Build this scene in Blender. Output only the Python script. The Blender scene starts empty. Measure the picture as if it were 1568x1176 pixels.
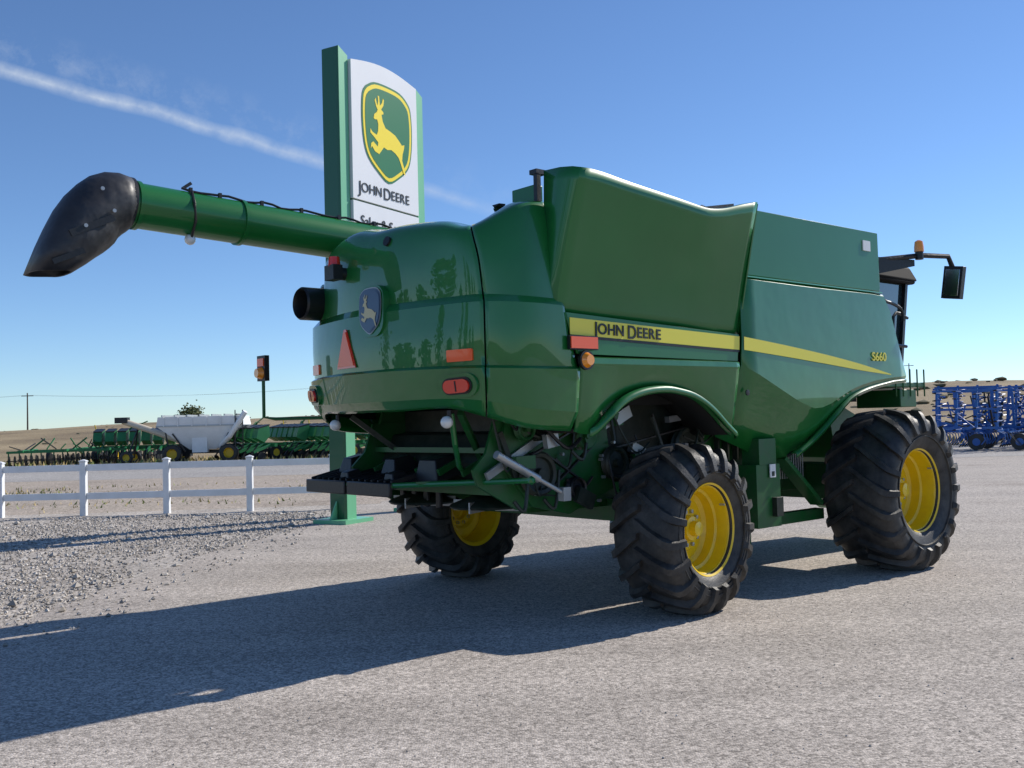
import bpy, bmesh, math, random
from mathutils import Vector, Matrix, geometry, noise
from mathutils.bvhtree import BVHTree
random.seed(7)
sc=bpy.context.scene
TH=math.radians(41); O=Vector((.51,10.73,.05)); K=1.028
SUN_AZ=math.radians(33.5); SUN_EL=math.radians(36)

# ---------------------------------------------------------------- materials
def mat(name,col,rough=.5,metal=0,coat=0,noise_amt=0,nscale=5,bump=0,bscale=50,col2=None,spec=.5,bd=.01,det=4):
    m=bpy.data.materials.new(name);m.use_nodes=True
    nt=m.node_tree;b=nt.nodes['Principled BSDF']
    b.inputs['Base Color'].default_value=(*col,1);b.inputs['Roughness'].default_value=rough
    b.inputs['Metallic'].default_value=metal;b.inputs['Coat Weight'].default_value=coat
    b.inputs['Coat Roughness'].default_value=.02
    b.inputs['Specular IOR Level'].default_value=spec
    tc=nt.nodes.new('ShaderNodeTexCoord')
    if noise_amt or col2:
        n=nt.nodes.new('ShaderNodeTexNoise');n.inputs['Scale'].default_value=nscale;n.inputs['Detail'].default_value=det
        n.inputs['Roughness'].default_value=.65
        nt.links.new(tc.outputs['Object'],n.inputs['Vector'])
        mx=nt.nodes.new('ShaderNodeMix');mx.data_type='RGBA'
        c2=col2 if col2 else tuple(min(1,c*(1+noise_amt)+noise_amt*.02) for c in col)
        mx.inputs[6].default_value=(*col,1);mx.inputs[7].default_value=(*c2,1)
        rp=nt.nodes.new('ShaderNodeValToRGB');rp.color_ramp.elements[0].position=.38;rp.color_ramp.elements[1].position=.68
        nt.links.new(n.outputs['Fac'],rp.inputs['Fac']);nt.links.new(rp.outputs['Color'],mx.inputs[0])
        nt.links.new(mx.outputs[2],b.inputs['Base Color'])
    if bump:
        n2=nt.nodes.new('ShaderNodeTexNoise');n2.inputs['Scale'].default_value=bscale;n2.inputs['Detail'].default_value=2
        nt.links.new(tc.outputs['Object'],n2.inputs['Vector'])
        bp=nt.nodes.new('ShaderNodeBump');bp.inputs['Strength'].default_value=bump;bp.inputs['Distance'].default_value=bd
        nt.links.new(n2.outputs['Fac'],bp.inputs['Height']);nt.links.new(bp.outputs['Normal'],b.inputs['Normal'])
    return m
GREEN=mat('green_paint',(.009,.142,.026),.4,coat=1,col2=(.012,.165,.031),nscale=1.3,bump=.34,bscale=2.4,bd=.045,det=3,spec=.3)
GREEN_F=mat('green_paint_flat',(.009,.142,.026),.34,coat=.5,col2=(.012,.160,.031),nscale=1.1,bump=.13,bscale=1.2,bd=.04,det=3,spec=.35)
GREEN_D=mat('green_frame',(.009,.115,.022),.42,nscale=6,col2=(.03,.10,.035))
GREEN_L=mat('green_highlight',(.05,.34,.12),.3,coat=1)  # lighter green, painted highlight for the front panel seam
YEL=mat('yellow_rim',(.92,.63,.008),.32,coat=.4,nscale=7,col2=(.84,.55,.012),bump=.05)
YSTR=mat('yellow_decal',(.88,.77,.07),.35)
BLACK=mat('black_plastic',(.014,.014,.015),.42,bump=.15,bscale=30)
BOOT=mat('boot_plastic',(.024,.024,.027),.46,bump=.45,bscale=5,bd=.04,col2=(.038,.038,.042),nscale=5)
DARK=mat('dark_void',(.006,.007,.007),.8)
MACH=mat('machinery_dark',(.012,.020,.013),.5,nscale=9,col2=(.035,.042,.03))
STEEL=mat('steel',(.45,.45,.46),.2,metal=1)
GALV=mat('galvanised',(.42,.43,.43),.4,metal=.6)
RED=mat('red_lens',(.75,.03,.012),.2,coat=1)
ORANGE=mat('orange_reflector',(1.0,.12,.02),.3,coat=.5)
AMBER=mat('amber_lens',(1.0,.33,.01),.15,coat=1)
WHITEL=mat('white_lens',(.75,.75,.72),.15,coat=1)
GLASS=mat('cab_glass',(.02,.035,.04),.05,coat=1)
WHITE=mat('white_paint',(.86,.86,.84),.4,nscale=2,col2=(.78,.78,.76))
BADGE=mat('badge_blue',(.02,.04,.09),.25,coat=.6)
RUB=mat('tyre_rubber',(.016,.016,.016),.55,nscale=4,col2=(.070,.066,.060),bump=.3,bscale=60)

# ---------------------------------------------------------------- helpers
def link(o,parent=None):
    sc.collection.objects.link(o)
    if parent: o.parent=parent
    return o
def smooth(me,ang=40):
    for p in me.polygons:p.use_smooth=True
    try: me.set_sharp_from_angle(angle=math.radians(ang))
    except Exception: pass
def mk(name,verts,faces,m,parent=None,sm=None,bev=0,solid=0,loc=None,rot=None,mats=None,fm=None):
    me=bpy.data.meshes.new(name);me.from_pydata([tuple(v) for v in verts],[],faces);me.validate()
    bm=bmesh.new();bm.from_mesh(me);bmesh.ops.recalc_face_normals(bm,faces=bm.faces);bm.to_mesh(me);bm.free()
    if mats:
        for q in mats:me.materials.append(q)
        if fm:
            for p,i in zip(me.polygons,fm):p.material_index=i
    else: me.materials.append(m)
    if sm:smooth(me,sm)
    o=link(bpy.data.objects.new(name,me),parent)
    if loc:o.location=loc
    if rot:o.rotation_euler=rot
    if solid:
        s=o.modifiers.new('s','SOLIDIFY');s.thickness=solid;s.offset=0
    if bev:
        b=o.modifiers.new('b','BEVEL');b.width=bev;b.segments=2;b.limit_method='ANGLE';b.angle_limit=math.radians(35)
        for p in me.polygons:p.use_smooth=True
        try: me.set_sharp_from_angle(angle=math.radians(30))
        except Exception: pass
    return o
class G:
    """accumulates geometry for one object"""
    def __init__(s):s.v=[];s.f=[];s.m=[]
    def add(s,v,f,mi=0):
        n=len(s.v);s.v+=[Vector(q) for q in v];s.f+=[tuple(i+n for i in q) for q in f];s.m+=[mi]*len(f)
    def box(s,c,d,mi=0,M=None,taper=(1,1)):
        x,y,z=[q/2 for q in d];tx,ty=taper
        v=[Vector((sx*x*(tx if sz>0 else 1),sy*y*(ty if sz>0 else 1),sz*z)) for sz in(-1,1) for sx,sy in((-1,-1),(1,-1),(1,1),(-1,1))]
        if M:v=[M@q for q in v]
        v=[q+Vector(c) for q in v]
        s.add(v,[(0,3,2,1),(4,5,6,7),(0,1,5,4),(1,2,6,5),(2,3,7,6),(3,0,4,7)],mi)
    def beam(s,a,b,w,h=None,mi=0):
        h=h or w;a=Vector(a);b=Vector(b);d=b-a;q=d.to_track_quat('X','Z').to_matrix()
        s.box((a+b)/2,(d.length,w,h),mi,q)
    def tube(s,pts,r,seg=10,mi=0,cap=True):
        pts=[Vector(p) for p in pts];n=len(pts);rr=r if isinstance(r,(list,tuple)) else [r]*n
        rings=[];up=None
        for i,p in enumerate(pts):
            t=(pts[min(i+1,n-1)]-pts[max(i-1,0)]).normalized()
            if up is None: up=t.orthogonal().normalized()
            up=(up-t*up.dot(t)).normalized();w=t.cross(up)
            rings.append([p+(up*math.cos(k*2*math.pi/seg)+w*math.sin(k*2*math.pi/seg))*rr[i] for k in range(seg)])
        v=[q for g in rings for q in g];f=[]
        for i in range(n-1):
            for k in range(seg):
                k2=(k+1)%seg;f.append((i*seg+k,i*seg+k2,(i+1)*seg+k2,(i+1)*seg+k))
        if cap:f+=[tuple(range(seg))[::-1],tuple((n-1)*seg+k for k in range(seg))]
        s.add(v,f,mi)
    def rev(s,prof,seg=64,mi=0,ax='Y',c=(0,0,0)):
        n=len(prof);v=[];f=[];c=Vector(c)
        for k in range(seg):
            a=k*2*math.pi/seg
            for y,r in prof:
                q=(r*math.cos(a),y,r*math.sin(a))
                if ax=='X':q=(q[1],q[0],q[2])
                if ax=='Z':q=(q[0],q[2],q[1])
                v.append(c+Vector(q))
        for k in range(seg):
            k2=(k+1)%seg
            for i in range(n-1):f.append((k*n+i,k2*n+i,k2*n+i+1,k*n+i+1))
        s.add(v,f,mi)
    def poly(s,pts,mi=0):
        pts=[Vector(p) for p in pts];t=geometry.tessellate_polygon([pts]);s.add(pts,[tuple(q) for q in t],mi)
    def prism(s,pts,off,mi=0):
        pts=[Vector(p) for p in pts];off=Vector(off);n=len(pts);t=geometry.tessellate_polygon([pts])
        s.add(pts+[p+off for p in pts],[tuple(q) for q in t]+[tuple(i+n for i in q)[::-1] for q in t]+[(i,(i+1)%n,(i+1)%n+n,i+n) for i in range(n)],mi)
    def ico(s,c,r,mi=0,sub=1,sq=(1,1,1),jit=0):
        bm=bmesh.new();bmesh.ops.create_icosphere(bm,subdivisions=sub,radius=1)
        v=[Vector((q.co.x*sq[0],q.co.y*sq[1],q.co.z*sq[2]))*r*(1+random.uniform(-jit,jit))+Vector(c) for q in bm.verts]
        f=[tuple(w.index for w in q.verts) for q in bm.faces];bm.free();s.add(v,f,mi)
    def out(s,name,mats,parent=None,sm=35,bev=0,**k):
        return mk(name,s.v,s.f,None,parent,sm,bev,mats=mats,fm=s.m,**k)
def empty(name,loc=(0,0,0),rz=0):
    e=bpy.data.objects.new(name,None);sc.collection.objects.link(e);e.location=loc;e.rotation_euler=(0,0,rz);e.empty_display_size=.3;return e
def cr(a,b,c,d,t):
    return .5*((2*b)+(c-a)*t+(2*a-5*b+4*c-d)*t*t+(3*b-a-3*c+d)*t**3)
def spline(P,n):
    P=[Vector(p) for p in P];o=[]
    for i in range(len(P)-1):
        a=P[max(i-1,0)];b=P[i];c=P[i+1];d=P[min(i+2,len(P)-1)]
        for k in range(n):o.append(cr(a,b,c,d,k/n))
    o.append(P[-1]);return o
def grid(name,rows,m,parent,sm=50,solid=.02,close=False):
    nc=len(rows[0]);v=[p for r in rows for p in r];f=[]
    for i in range(len(rows)-1):
        for j in range(nc-1):f.append((i*nc+j,i*nc+j+1,(i+1)*nc+j+1,(i+1)*nc+j))
    o=mk(name,v,f,m,parent,sm,solid=solid);return o
def text_mesh(name,body,size,m,parent,M,ext=.003,xs=1,off=.0):
    c=bpy.data.curves.new(name,'FONT');c.body=body;c.size=size;c.extrude=ext;c.offset=off
    t=bpy.data.objects.new(name+'_t',c);sc.collection.objects.link(t)
    dg=bpy.context.evaluated_depsgraph_get();me=bpy.data.meshes.new_from_object(t.evaluated_get(dg))
    w=max(v.co.x for v in me.vertices)
    bpy.data.objects.remove(t);me.materials.clear();me.materials.append(m)
    o=link(bpy.data.objects.new(name,me),parent);o.matrix_local=M@Matrix.Diagonal((xs,1,1,1));return o,w*xs
def smallcaps(prefix,words,size,m,parent,M,ext=.003,off=.0,gap=.28):
    x=0
    for w in words:
        o,a=text_mesh(prefix+'_initial',w[0],size*1.25,m,parent,M@Matrix.Translation((x,-size*.12,0)),ext,1,off);x+=a+size*.06
        for ch in w[1:]:
            o,b=text_mesh(prefix+'_letter',ch,size*.98,m,parent,M@Matrix.Translation((x,0,0)),ext,1.1,off);x+=b+size*.05
        x+=size*gap
    return x
def frameM(o,x,z):
    x=Vector(x).normalized();z=Vector(z).normalized();y=z.cross(x).normalized();x=y.cross(z)
    M=Matrix((x,y,z)).transposed().to_4x4();M.translation=Vector(o);return M
DEER=[(.08,.66),(.10,.72),(.17,.76),(.20,.80),(.16,.84),(.12,.92),(.15,.96),(.17,.90),(.20,.86),(.22,.93),(.21,1.0),(.25,1.0),(.26,.92),(.27,.87),(.33,.92),(.36,.99),(.39,.97),(.37,.89),(.30,.82),(.36,.80),(.37,.77),(.31,.75),(.34,.66),(.42,.58),(.55,.56),(.70,.53),(.82,.47),(.90,.42),(.98,.44),(.96,.37),(.92,.30),(.90,.20),(.97,.08),(1.0,.0),(.94,.02),(.86,.14),(.80,.22),(.70,.27),(.58,.30),(.46,.28),(.36,.30),(.22,.18),(.10,.20),(.02,.26),(-.02,.22),(.0,.30),(.06,.33),(.18,.28),(.20,.34),(.08,.40),(-.02,.44),(-.02,.50),(.04,.46),(.16,.44),(.20,.50),(.21,.60),(.18,.66),(.12,.65)]
def shield(g,M,w,h,mis,t=.004):
    base=[(-.40,.42),(-.25,.485),(0,.5),(.25,.485),(.40,.42),(.47,.33),(.49,.1),(.46,-.15),(.38,-.30),(.2,-.42),(0,-.5),(-.2,-.42),(-.38,-.30),(-.46,-.15),(-.49,.1),(-.47,.33)]
    base=[(p.x,p.y) for p in spline([(*b,0) for b in base]+[(*base[0],0)],3)[:-1]]
    for i,(s,mi) in enumerate(((1,mis[0]),(.955,mis[1]),(.88,mis[2]))):
        g.poly([M@Vector((x*w*s,y*h*s,t*(i+1))) for x,y in base],mi)
    g.poly([M@Vector(((x-.5)*w*.66,(y-.5)*h*.72,t*4)) for x,y in DEER],mis[3])

# ================================================================= COMBINE
CB=empty('combine_harvester',O,TH)
def wheel(tag,c,R,W,rr,n,side,steer=0,inset=.0,lugh=.06):
    e=bpy.data.objects.new('wheel_'+tag,None);sc.collection.objects.link(e);e.parent=CB;e.location=c;e.rotation_euler=(0,0,math.radians(steer))
    g=G();Rb=R-lugh;hw=W/2
    half=[(0,Rb),(hw*.45,Rb-.008),(hw*.78,Rb-.03),(hw*.93,Rb-.065),(hw*1.0,Rb-.12),(hw*1.03,Rb-.19),(hw*1.0,(Rb+rr)/2-.03),(hw*.92,rr+.07),(hw*.86,rr+.03),(hw*.80,rr+.012),(hw*.76,rr-.005)]
    prof=[(-y,r) for y,r in half[::-1]]+half[1:]
    prof.append(prof[0])
    g.rev(prof,96)
    for sgn in(-1,1):
        yy=hw*.985;r0=(Rb+rr)/2
        for q in(0,.07):g.rev([(sgn*yy*.99,r0-.06+q),(sgn*(yy+.016),r0-.055+q),(sgn*(yy+.016),r0-.045+q),(sgn*yy*.99,r0-.04+q)],96)
    def base(s):
        L=s*hw
        if s<=.9: return (L,Rb-.03*(s/.9)**2-.008)
        k=(s-.9)/.35
        return (hw*(.9+.12*math.sin(min(1,k)*math.pi/2)),Rb-.045-.17*k)
    for sgn in(-1,1):
        for i in range(n):
            a0=(i+(.5 if sgn>0 else 0))*2*math.pi/n
            ss=[-.05,.12,.3,.5,.7,.85,.95,1.08,1.25]
            vs=[]
            for j,s in enumerate(ss):
                y,r=base(max(s,0))
                if s<0:y=s*hw
                k=min(1,max(0,(s-.9)/.35))
                h_=lugh*(1-.30*k)
                ny,nr=math.sin(k*1.25),math.cos(k*1.25)
                ty,tr=y+ny*h_,r+nr*h_
                aa=a0+(.60*min(s,1.0)**.92 if s>0 else 0)*hw/R*1.15
                wb=(.062+.030*min(1,max(0,s)))/R;wt=wb*.64
                for (yy,rad,da) in((y,r-.012,-wb),(ty,tr,-wt),(ty,tr,wt),(y,r-.012,wb)):
                    A=aa+da*.62
                    vs.append((rad*math.cos(A),sgn*yy,rad*math.sin(A)))
            f=[];m=len(ss)
            for j in range(m-1):
                for q in range(3):f.append((j*4+q,j*4+q+1,(j+1)*4+q+1,(j+1)*4+q))
            f+=[(0,1,2,3),tuple((m-1)*4+q for q in(3,2,1,0))]
            g.add(vs,f)
    g.out('tyre',[RUB],e,sm=38)
    g=G();s=side;w0=hw*.80
    g.rev([(s*w0,rr-.0),(s*(w0+.012),rr+.018),(s*(w0-.01),rr+.022),(s*(w0-.035),rr-.012),(s*(w0-.06),rr-.02),(s*(w0*.45),rr-.035),(s*(w0*.40),rr-.06),(s*(-inset+.0),rr-.065),(s*(-inset-.03),rr-.10),(s*(-inset-.02),rr*.55),(s*(-inset+.015),rr*.48),(s*(-inset+.02),rr*.30),(s*(-inset+.075),rr*.27),(s*(-inset+.09),.0)],72)
    g.rev([(s*(-inset),rr-.065),(-s*w0*.9,rr-.03),(-s*w0,rr+.01),(-s*(w0-.02),rr+.02)],72)
    for k in range(10):
        a=k*math.pi/5;R2=rr*.39
        g.rev([(s*(-inset+.0),.020),(s*(-inset+.045),.020),(s*(-inset+.048),0)],6,1,c=(R2*math.cos(a),0,R2*math.sin(a)))
    g.rev([(s*(-inset+.07),rr*.18),(s*(-inset+.14),rr*.16),(s*(-inset+.15),0)],24,0)
    a=.6;g.rev([(s*(w0-.06),.012),(s*(w0-.01),.010),(s*(w0-.01),0)],8,1,c=((rr-.05)*math.cos(a),0,(rr-.05)*math.sin(a)))
    g.out('rim',[YEL,GALV],e,sm=35)
wheel('rear_right',(-.03,-1.66,.735),.80,.67,.41,19,-1,6,-.02)
wheel('rear_left',(-.02,1.74,.735),.80,.66,.40,19,1,6,.0)
wheel('front_right',(3.61,-1.77,.865),.935,.82,.46,20,-1,0,-.03)
wheel('front_left',(3.61,1.77,.865),.935,.82,.46,20,1,0,-.03)

# ---- rear hood
rows=[
[(-1.40,-1.57,1.68),(-1.85,-1.52,1.72),(-2.12,-1.33,1.82),(-2.28,-1.03,1.90),(-2.38,-.5,1.89),(-2.40,0,1.89)],
[(-1.38,-1.65,1.84),(-1.88,-1.61,1.88),(-2.19,-1.42,1.95),(-2.34,-1.08,1.98),(-2.45,-.5,1.98),(-2.48,0,1.98)],
[(-1.36,-1.67,2.20),(-1.90,-1.63,2.20),(-2.21,-1.44,2.21),(-2.37,-1.10,2.22),(-2.48,-.5,2.23),(-2.51,0,2.23)],
[(-1.36,-1.64,2.225),(-1.89,-1.595,2.225),(-2.18,-1.41,2.235),(-2.335,-1.08,2.245),(-2.445,-.5,2.255),(-2.475,0,2.255)],
[(-1.46,-1.64,2.50),(-1.88,-1.61,2.50),(-2.19,-1.42,2.50),(-2.34,-1.09,2.50),(-2.45,-.5,2.50),(-2.48,0,2.50)],
[(-1.50,-1.64,2.74),(-1.87,-1.61,2.75),(-2.19,-1.42,2.76),(-2.33,-1.09,2.76),(-2.44,-.5,2.76),(-2.47,0,2.76)],
[(-1.50,-1.59,2.80),(-1.85,-1.56,2.81),(-2.15,-1.36,2.83),(-2.27,-1.05,2.83),(-2.38,-.5,2.83),(-2.41,0,2.83)],
[(-1.52,-1.56,3.20),(-1.84,-1.53,3.18),(-2.17,-1.34,3.12),(-2.29,-1.0,3.15),(-2.39,-.5,3.17),(-2.41,0,3.17)],
[(-1.54,-1.50,3.58),(-1.83,-1.46,3.53),(-2.17,-1.27,3.34),(-2.28,-.95,3.39),(-2.36,-.45,3.42),(-2.38,0,3.43)],
[(-1.54,-1.41,3.67),(-1.79,-1.37,3.62),(-2.11,-1.18,3.43),(-2.20,-.88,3.49),(-2.27,-.42,3.53),(-2.29,0,3.54)],
[(-1.54,-1.18,3.69),(-1.70,-1.15,3.65),(-1.92,-1.0,3.47),(-1.99,-.78,3.54),(-2.03,-.4,3.58),(-2.04,0,3.59)],
[(-1.50,-1.0,3.68),(-1.52,-.95,3.64),(-1.53,-.85,3.48),(-1.53,-.7,3.53),(-1.53,-.35,3.58),(-1.53,0,3.59)]]
NS=8
full=[]
for ri,r in enumerate(rows):
    ls=.93 if ri<7 else .84
    rr_=[Vector(p) for p in r]+[Vector((p[0],-p[1]*ls,p[2]+(.06 if ri>7 else 0))) for p in r[-2::-1]]
    full.append(spline(rr_,NS))
cols=len(full[0])
def colpts(j):
    P=[full[i][j] for i in range(len(full))]
    o=[]
    for i in range(6):
        for k in range(3):o.append(P[i].lerp(P[i+1],k/3))
    return o+spline(P[6:],5)
cc=[colpts(j) for j in range(cols)]
dense=[[cc[j][i] for j in range(cols)] for i in range(len(cc[0]))]
s1=2*NS;s2=cols-1-2*NS
def sub(a,b,ga=0,gb=0):
    o=[]
    for r in dense:
        q=[v.copy() for v in r[a:b+1]]
        if ga:q[0]=q[0].lerp(q[1],ga)
        if gb:q[-1]=q[-1].lerp(q[-2],gb)
        o.append(q)
    return o
grid('hood_corner_right',sub(0,s1,0,.16),GREEN,CB,sm=22)
grid('hood_rear_panel',sub(s1,s2,.16,.16),GREEN,CB,sm=22)
grid('hood_corner_left',sub(s2,cols-1,.16,0),GREEN,CB,sm=22)
cen=Vector((-1.3,0,2.7))
lin=[[cen+(v-cen)*.955 for v in r] for r in dense[2:-7]]
grid('hood_liner',lin,DARK,CB,solid=0)
vv=[v for r in dense for v in r];ff=[]
for i in range(len(dense)-1):
    for j in range(cols-1):ff.append((i*cols+j,i*cols+j+1,(i+1)*cols+j+1,(i+1)*cols+j))
BV=BVHTree.FromPolygons(vv,ff)
def onhood(y,z,off=.015):
    l,n,_,_=BV.ray_cast(Vector((-5,y,z)),Vector((1,0,0)))
    if l is None:l=Vector((-2.3,y,z));n=Vector((-1,0,0))
    if n.x>0:n=-n
    return l+n*off,n
def hoodM(y,z,off=.015):
    l,n=onhood(y,z,off);return frameM(l,Vector((0,-1,0)),n)
def rrect(w,h,r,k=4):
    o=[]
    for cx,cy,a in((w/2-r,h/2-r,0),(-w/2+r,h/2-r,90),(-w/2+r,-h/2+r,180),(w/2-r,-h/2+r,270)):
        for i in range(k+1):
            t=math.radians(a+90*i/k);o.append((cx+r*math.cos(t),cy+r*math.sin(t)))
    return o
g=G()
def plate(M,pts,t,mi,z0=0):g.prism([M@Vector((x,y,z0)) for x,y in pts],(M.to_3x3()@Vector((0,0,t))),mi)
for y in(-1.22,1.03):
    M=hoodM(y,2.08,.0);plate(M,rrect(.38,.20,.10,6),.03,3);plate(M,rrect(.29,.14,.07,6),.012,0,.03);plate(M,rrect(.25,.11,.055,6),.02,1,.042)
    plate(M,rrect(.012,.09,.005,2),.004,0,.062)
    M=hoodM(y,2.33,.0);plate(M,rrect(.25,.10,.012),.022,2)
M=hoodM(.24,2.46,.01)
tri=[(-.155,-.14),(.155,-.14),(.018,.175),(-.018,.175)]
plate(M,[(x*1.16,y*1.14) for x,y in tri],.012,1);plate(M,tri,.008,2,.012)
g.out('hood_lamps_and_reflectors',[BLACK,RED,ORANGE,GREEN],CB,sm=30)
g=G();Mb=frameM((-2.495,-.19,2.79),(.03,-1,0),(-1,-.03,.03))
base=rrect(.38,.46,.13,6);g.prism([Mb@Vector((x,y,-.12)) for x,y in base],Mb.to_3x3()@Vector((0,0,.115)),3)
shield(g,Mb,.35,.42,(1,0,0,2))
g.out('hood_badge',[BADGE,GALV,mat('badge_gold',(.6,.52,.28),.3),GREEN],CB,sm=None)
g=G()
l,n=onhood(.38,3.20,0)
g.tube([l,l+n*.10],.06,14,0);g.box(l+n*.12,(.10,.16,.14),0);g.tube([l+n*.11+Vector((0,0,.06)),l+n*.11+Vector((0,0,.15))],[.062,.05],16,1)
l,n=onhood(-.33,3.40,0);g.tube([l,l+n*.03],.045,20,0)
for y in(-1.06,.72):
    g.tube([(-2.30,y,1.80),(-2.30,y,1.88)],.02,8,0);g.ico((-2.33,y,1.78),.055,2,2)
g.out('work_lamps',[BLACK,RED,WHITEL],CB)
g=G()
g.rev([(0,.16),(-.02,.165),(-.34,.165),(-.36,.15),(-.32,.135),(-.05,.13),(-.03,0)],36,ax='X',c=(-2.10,1.13,3.0))
g.rev([(.05,.20),(-.1,.19),(-.1,.15)],36,ax='X',c=(-2.08,1.13,3.0))
g.out('exhaust_pipe',[BLACK],CB)
g=G();g.box((-2.0,1.13,3.02),(.30,.46,.46));g.out('exhaust_shroud',[GREEN],CB,bev=.09)

# ---- side bodywork, right and mirrored left
def side(sgn):
    nm='right' if sgn<0 else 'left'
    Y=lambda y:sgn*y
    top=[(-1.44,3.88),(-1.25,3.87),(-.9,3.83),(-.3,3.775),(.10,3.735),(.25,3.735),(.45,3.765),(.70,3.83),(.95,3.885)]
    tp=spline([(x,0,z) for x,z in top],3);R_=[]
    N=12
    for k in range(N+1):
        t=k/N;r=[]
        for i,p in enumerate(tp):
            u=i/(len(tp)-1)
            zb=2.68-.11*u
            y=1.60+.30*t**1.2
            y-=.02*math.sin(math.pi*t)*math.sin(math.pi*u)
            r.append(Vector((p.x-(1-t)*.05*(1-u),Y(y),zb+(p.z-zb)*t)))
        R_.append(r)
    R2=[]
    for k,r in enumerate(R_):
        t=k/N;a=r[0];yo=abs(a.y);x0=a.x
        pre=[Vector((x0-.10,Y(1.50),a.z+.04*t)),Vector((x0-.10,Y((1.5+yo)/2),a.z+.03*t)),Vector((x0-.095,Y(yo-.06),a.z+.01)),Vector((x0-.06,Y(yo-.012),a.z))]
        R2.append(pre+r)
    grid('tank_flare_'+nm,R2,GREEN_F,CB,sm=35,solid=.03)
    g=G();g.prism([(.96,Y(1.62),2.6),(.96,Y(1.90),3.87),(.96,Y(1.62),3.87)],(.02,0,0));g.out('tank_flare_end_'+nm,[GREEN_F],CB,sm=None)
    g=G();g.prism([(-1.50,Y(1.62),2.69),(.935,Y(1.62),2.585),(.90,Y(1.62),2.315),(-1.36,Y(1.62),2.335)],(0,Y(.035),0));g.out('side_panel_upper_'+nm,[GREEN_F],CB,bev=.012)
    A=[(-1.35,1.67),(-1.22,1.645),(-1.12,1.68),(-1.01,1.78),(-.88,1.88),(-.75,1.95),(-.58,2.0),(-.4,2.025),(-.2,2.03),(-.03,2.01),(.17,1.97),(.36,1.89),(.52,1.79),(.65,1.69),(.78,1.60),(.835,1.57)]
    a=spline([(x,0,z) for x,z in A],3);rr2=[]
    for t,zz,yy in((0,2.305,1.645),(0,2.295,1.672),(0,2.255,1.676),(0,2.24,1.670),(.3,0,1.645),(.65,0,1.61),(1,0,1.575)):
        r=[]
        for i,p in enumerate(a):
            z=zz if zz else 2.24+(p.z-2.24)*t
            r.append(Vector((p.x+(.04*(1-t) if i==len(a)-1 else 0),Y(yy),z)))
        rr2.append(r)
    grid('side_panel_lower_'+nm,rr2,GREEN,CB,sm=9,solid=.025)
    lip=[];b=a[4:]
    for dy,dz in((0,0.03),(.05,.035),(.085,.02),(.09,-.01),(.075,-.03)):
        lip.append([Vector((p.x,Y(1.60+dy*min(1,i/6,(len(b)-1-i)/3+.3)),p.z+dz)) for i,p in enumerate(b)])
    grid('arch_lip_rear_'+nm,lip,GREEN,CB,sm=60,solid=.012)
    g=G();g.prism([(.97,Y(1.61),3.89),(3.74,Y(1.61),3.90),(3.75,Y(1.61),3.20),(1.0,Y(1.61),3.20)],(0,Y(.04),0));g.out('front_panel_upper_'+nm,[GREEN_F],CB,bev=.02)
    cols_=[(.97,3.17,2.28,1.565),(1.2,3.17,2.19,1.46),(1.45,3.17,2.09,1.37),(1.65,3.17,2.01,1.31),(1.85,3.17,1.93,1.30),(2.0,3.17,1.88,1.32),(2.2,3.17,1.83,1.42),(2.36,3.17,1.84,1.52),(2.53,3.17,1.88,1.64),(2.72,3.17,1.95,1.78),(2.95,3.17,2.03,1.92),(3.2,3.17,2.09,2.0),(3.5,3.17,2.14,2.06),(3.78,3.16,2.17,2.10),(3.92,2.98,2.18,2.12),(4.08,2.6,2.19,2.13),(4.22,2.26,2.2,2.14)]
    rr3=[]
    for t,k in((0,0),(.02,0),(.35,0),(.7,0),(1,0),(1,.5),(1,1)):
        r=[]
        for x,zt,zc,zb in cols_:
            if k==0:z=zt+(zc-zt)*t;y=1.655+.015*t-(.015 if t==0 else 0)
            else:z=zc+(zb-zc)*k;y=1.67-.30*k*(zc-zb)/.7
            r.append(Vector((x,Y(y),z)))
        rr3.append(r)
    for r in rr3:
        z=r[0].z;r[0].x=.955 if z>2.57 else (.955-.10*min(1,(2.57-z)/.9))
    grid('front_panel_lower_'+nm,rr3,GREEN,CB,sm=11,solid=.025)
    lp=[(x,zb) for x,zt,zc,zb in cols_[5:]];lp=spline([(x,0,z) for x,z in lp],2)
    lip=[]
    for dy,dz in((0,.03),(.05,.03),(.07,.01),(.06,-.02)):
        lip.append([Vector((p.x,Y(1.50+dy+.11*min(1,i/8)),p.z+dz)) for i,p in enumerate(lp)])
    grid('arch_lip_front_'+nm,lip,GREEN,CB,sm=60,solid=.012)
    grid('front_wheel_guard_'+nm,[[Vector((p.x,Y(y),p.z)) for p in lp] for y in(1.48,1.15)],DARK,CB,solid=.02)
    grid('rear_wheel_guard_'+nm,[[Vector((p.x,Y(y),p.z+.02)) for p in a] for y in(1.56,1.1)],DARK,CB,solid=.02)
    g=G();g.beam((1.0,Y(1.655),3.184),(3.75,Y(1.655),3.184),.03,.014);g.out('seam_highlight_'+nm,[GREEN_L],CB,sm=None)  # thin bright strip: the seam's highlight put in as colour
    g=G();y0=1.6585
    g.prism([(-1.45,Y(y0),2.645),(.925,Y(y0),2.565),(.915,Y(y0),2.43),(-1.45,Y(y0),2.50)],(0,Y(.003),0))
    top=spline([(.965,0,2.562),(1.7,0,2.495),(2.5,0,2.41),(3.2,0,2.32),(3.85,0,2.215)],6);bot=spline([(.96,0,2.43),(1.7,0,2.375),(2.5,0,2.31),(3.2,0,2.25),(3.85,0,2.205)],6)
    v=[(p.x,Y(1.687),p.z) for p in top]+[(p.x,Y(1.687),p.z) for p in bot]
    n=len(top);g.add(v,[(i,i+1,n+i+1,n+i) for i in range(n-1)])
    g.out('yellow_stripe_'+nm,[YSTR],CB,sm=None)
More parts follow.
